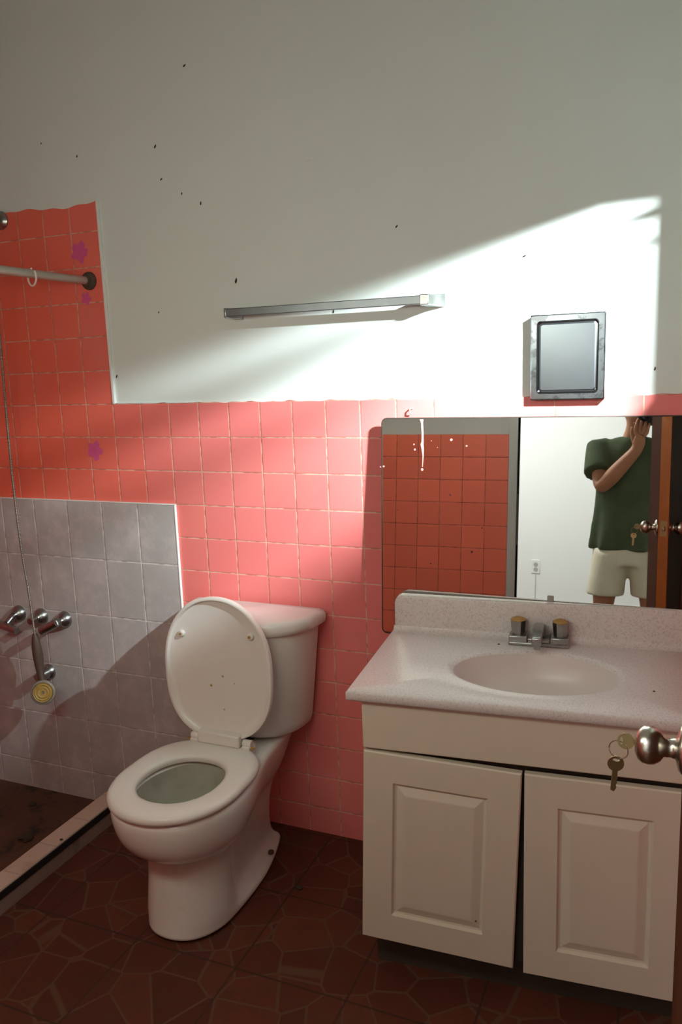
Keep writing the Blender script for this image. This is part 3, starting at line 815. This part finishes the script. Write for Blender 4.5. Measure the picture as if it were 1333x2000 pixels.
# ------------------------------------------------------------------ the photographer (seen in the mirror)
def skin_obj(name, verts, edges, radii, mat, parent, root=0, lv=2):
    me = bpy.data.meshes.new(name); me.from_pydata(verts, edges, []); me.materials.append(mat)
    o = bpy.data.objects.new(name, me); COL.objects.link(o)
    if parent: o.parent = parent
    s = o.modifiers.new('skin', 'SKIN'); s.use_smooth_shade = True
    layer = me.skin_vertices[0] if me.skin_vertices else None
    if layer is None:
        bpy.context.view_layer.update(); layer = me.skin_vertices[0]
    for i, r in enumerate(radii):
        layer.data[i].radius = r if isinstance(r, tuple) else (r, r)
    layer.data[root].use_root = True
    ss = o.modifiers.new('sub', 'SUBSURF'); ss.levels = lv; ss.render_levels = lv
    return o
V, E, Rd = [], [], []
def add(p, r, parent=None):
    V.append(tuple(p)); Rd.append(r); i = len(V)-1
    if parent is not None: E.append((parent, i))
    return i
PX = 1.695
YB = -2.50
pel = add((PX, YB, .86), (.145,.10))
sp1 = add((PX, YB, 1.00), (.13,.092), pel)
sp2 = add((PX+.003, YB, 1.15), (.145,.10), sp1)
ch = add((PX+.006, YB, 1.28), (.15,.10), sp2)
nb_ = add((PX+.010, YB+.01, 1.385), (.065,.062), ch)
nk = add((PX+.018, YB+.03, 1.44), (.054,.056), nb_)
jw = add((PX+.028, YB+.065, 1.495), (.060,.070), nk)
hd = add((PX+.030, YB+.062, 1.555), (.072,.088), jw)
ct_ = add((PX+.030, YB+.052, 1.615), (.062,.076), hd)
ns0 = add((PX+.024, YB+.128, 1.530), .016, hd); ns = add((PX+.021, YB+.160, 1.513), .013, ns0)
for s in (-1, 1): add((PX+.030+s*.080, YB+.045, 1.53), (.007,.014), hd)
def arm(sh, el, wr_, hand_dir, curl, pdir, side):
    a = add(sh, .058, ch); u = add((Vector(sh)+Vector(el))/2, .046, a)
    e = add(el, .041, u); f = add((Vector(el)*.6+Vector(wr_)*.4), .044, e); w = add(wr_, .029, f)
    hd_ = Vector(hand_dir).normalized(); cu = Vector(curl).normalized(); pd = Vector(pdir).normalized()
    pm = add(Vector(wr_)+hd_*.045, (.030,.018), w)
    kn = Vector(wr_)+hd_*.082
    for k, (off, ln) in enumerate(((-.030,.062),(-.010,.072),(.010,.067),(.029,.052))):
        b = kn + pd*off
        i0 = add(b, .0095, pm); i1 = add(b+hd_*ln*.42+cu*ln*.12, .0088, i0)
        i2 = add(b+hd_*ln*.66+cu*ln*.42, .0082, i1); add(b+hd_*ln*.70+cu*ln*.72, .0068, i2)
    tbp = Vector(wr_)+hd_*.034 + pd*(-.022)*side
    t0 = add(tbp + pd*(-.010)*side, .0120, pm); t1 = add(tbp+pd*(-.026)*side+hd_*.028+cu*.012, .0100, t0)
    add(tbp+pd*(-.030)*side+hd_*.056+cu*.026, .0080, t1)
    return e
lens_c = CAM - FWD*.055
arm((PX-.165, YB+.01, 1.345), (PX-.158, YB+.155, 1.120), (PX+.028, CAM.y-.100, 1.338), (.10,.22,1), (.25,-.65,.5), (1,.1,-.15), 1)
arm((PX+.175, YB+.01, 1.345), (PX+.265, YB+.10, 1.150), (PX+.155, CAM.y-.115, 1.44), (-.28,.15,1), (-.8,.3,-.1), (0,1,0), -1)
for s in (-1, 1):
    hp_ = add((PX+s*.095, YB, .80), (.092,.098), pel)
    th = add((PX+s*.115, YB+.01, .62), .078, hp_)
    kn_ = add((PX+s*.125, YB+.015, .455), .056, th)
    cf = add((PX+s*.130, YB-.015, .32), .054, kn_)
    an = add((PX+s*.135, YB-.025, .085), .036, cf)
    ft = add((PX+s*.142, YB+.05, .042), (.040,.030), an)
    add((PX+s*.150, YB+.13, .030), (.042,.022), ft)
per = empty('person', 'person in a dark olive t-shirt and khaki shorts raising a camera, reflected in the mirror', 'person', (PX, YB, 0))
body = skin_obj('body', [(x-PX, y-YB, z) for x, y, z in V], E, Rd, m_skin, per)

def ell(cx, cy_, a, b, z, n=40, tilt=0):
    return [Vector((cx+a*math.cos(2*PI*i/n), cy_+b*math.sin(2*PI*i/n), z + tilt*math.cos(2*PI*i/n))) for i in range(n)]
def fused(name, bm, mat, vox, it=6):
    o = link(name, bm, mat, per)
    r = o.modifiers.new('remesh', 'REMESH'); r.mode = 'VOXEL'; r.voxel_size = vox; r.use_smooth_shade = True
    s = o.modifiers.new('smooth', 'SMOOTH'); s.iterations = it; s.factor = .5
    return o
bm = bmesh.new()
wr = lambda z, n=40: None
R_ = []
for z, a, b in ((.785,.205,.130),(.80,.206,.131),(.90,.196,.128),(1.0,.186,.124),(1.10,.184,.124),(1.2,.192,.127),(1.28,.200,.124),(1.335,.198,.112),(1.372,.160,.095),(1.395,.105,.078),(1.405,.075,.066)):
    ring = ell(.004, .0, a, b, z)
    for i, p_ in enumerate(ring):      # hanging folds that deepen toward the hem
        k = max(.25, (1.2-z)/.4)*.013
        t = 2*PI*i/40
        p_ += Vector((math.cos(t), math.sin(t), 0))*k*(math.sin(7*t+z*6)+.5*math.sin(11*t))
    R_.append(ring)
loft(bm, R_, True, True)
for s, el_ in ((-1, Vector((-.158,.155,1.120))), (1, Vector((.265,.10,1.150)))):
    s0 = Vector((s*.13, .0, 1.335)); s1 = Vector((s*.17+.0, .01, 1.335)); d = (el_-s1)
    e2 = s1 + d*.62
    tube(bm, [s0, s1, s1+d*.3, e2], [.066,.074,.078,.084], 22)
shirt = fused('shirt', bm, m_shirt, .011, 4)
bm = bmesh.new()
loft(bm, [ell(0,0,.187,.122,.80), ell(0,0,.190,.126,.75), ell(0,0,.194,.128,.705)], True, True)
for s in (-1, 1):
    rr_ = []
    for z, cx, a, b in ((.78,.09,.096,.115),(.70,.096,.100,.118),(.62,.108,.099,.113),(.535,.118,.102,.112)):
        rr_.append(ell(s*cx, .008, a, b, z, 32))
    loft(bm, rr_, True, True)
fused('shorts', bm, m_shorts, .011, 4)
for s in (-1, 1):
    bm = bmesh.new()
    loft(bm, [[Vector((s*.145+ (x*.048), .055+y*.125, z)) for x, y in [(math.cos(2*PI*i/24)*(1-.12*math.sin(2*PI*i/24)), math.sin(2*PI*i/24)) for i in range(24)]] for z in (0,.018)] +
             [[Vector((s*.145+ (x*.044), .055+y*.120, z+.012*max(0,-y))) for x, y in [(math.cos(2*PI*i/24), math.sin(2*PI*i/24)) for i in range(24)]] for z in (.04,.06)] +
             [[Vector((s*.140+ (x*.040), -.015+y*.05, .085)) for x, y in [(math.cos(2*PI*i/24), math.sin(2*PI*i/24)) for i in range(24)]]], True, True)
    link('shoe', bm, m_shoe, per)
# hair cap and face details on the head
bm = bmesh.new()
bmesh.ops.create_uvsphere(bm, u_segments=28, v_segments=18, radius=1)
for v in bm.verts:
    x, y, z = v.co
    v.co = Vector((.030+x*.086, .040+y*.108, 1.585+z*.094))
    if y > .45 and z < .35: v.co.y -= .09*(y-.45); v.co.z += .06*(y-.2)
kill = [v for v in bm.verts if v.co.z < 1.535 and v.co.y > .0 or v.co.z < 1.51]
bmesh.ops.delete(bm, geom=kill, context='VERTS')
hr = link('hair', bm, m_hair, per)
sd = hr.modifiers.new('solid', 'SOLIDIFY'); sd.thickness = .008
for s in (-1, 1):
    e_ = link('eye', lt([(0,-.012),(.008,-.009),(.012,0),(.008,.009),(0,.012)], (.030-.006+s*.030, .121, 1.545), (0,1,0), 14), m_eye, per)
    link('pupil', lt([(.005,.0085),(.004,.0118),(0,.0125)], (.030-.006+s*.030, .121, 1.545), (0,1,0), 10), m_dark, e_)
link('mouth', tb([(.000,.128,1.472),(.012,.137,1.470),(.024,.139,1.4695),(.036,.137,1.470),(.048,.128,1.472)], [.002,.005,.0055,.005,.002], 8), plain('lips', (.38,.13,.09), .5), per)

# camera in the photographer's hands
cmo = empty('photo_camera', 'black camera held upright in front of the face, reflected in the mirror', 'camera')
cmo.matrix_world = Matrix.Translation(CAM) @ CAMROT.to_4x4()      # looks along local -z, held portrait
link('camera_body', bxm(-.048,.048,-.068,.066,.085,.140), m_camblack, cmo, bevel=.010, seg=3)
lns = link('lens', lt([(.034,.088),(.035,.075),(.037,.06),(.036,.045),(.038,.03),(.037,.022),(.032,.021),(.030,.028)], (0,0,0), (0,0,1), 32), m_camblack, cmo)
link('front_glass', lt([(.030,.030),(.022,.0265),(.010,.0245),(0,.024)], (0,0,0), (0,0,1), 28), m_lens, lns)
link('viewfinder_hump', bxm(.046,.072,-.030,.026,.092,.136), m_camblack, cmo, bevel=.008)
link('grip', bxm(-.044,.044,.050,.082,.066,.132), m_camblack, cmo, bevel=.012, seg=3)

# ------------------------------------------------------------------ light
def area(name, loc, target, sx, sy_, energy, col=(1,1,1), spread=180):
    l = bpy.data.lights.new(name, 'AREA'); l.shape = 'RECTANGLE'; l.size = sx; l.size_y = sy_
    l.energy = energy; l.color = col; l.spread = math.radians(spread)
    o = bpy.data.objects.new(name, l); COL.objects.link(o); o.location = loc
    o.rotation_euler = (Vector(target)-Vector(loc)).to_track_quat('-Z', 'Y').to_euler()
    return o
area('window_daylight', (2.15,-.85,H+.63), (1.2,0,H+.12), .11, .016, 122, (.82,.96,1.0), 150)
area('room_fill', (.68,-1.62,1.70), (.72,0,.85), 1.3, .24, 7.8, (.94,1.0,.85))  # unseen fill panel near the front wall, added to lift the ambient light
area('hall_light', (.5,-3.2,2.58), (1.2,-4.4,.8), 1.4, .8, 115, (.97,1.0,.985))
wd = bpy.data.worlds.new('world'); sc.world = wd; wd.use_nodes = True
wd.node_tree.nodes['Background'].inputs[0].default_value = (.75,.85,1,1)
wd.node_tree.nodes['Background'].inputs[1].default_value = .6
sc.view_settings.view_transform = 'Standard'
sc.view_settings.look = 'None'
sc.view_settings.exposure = 0
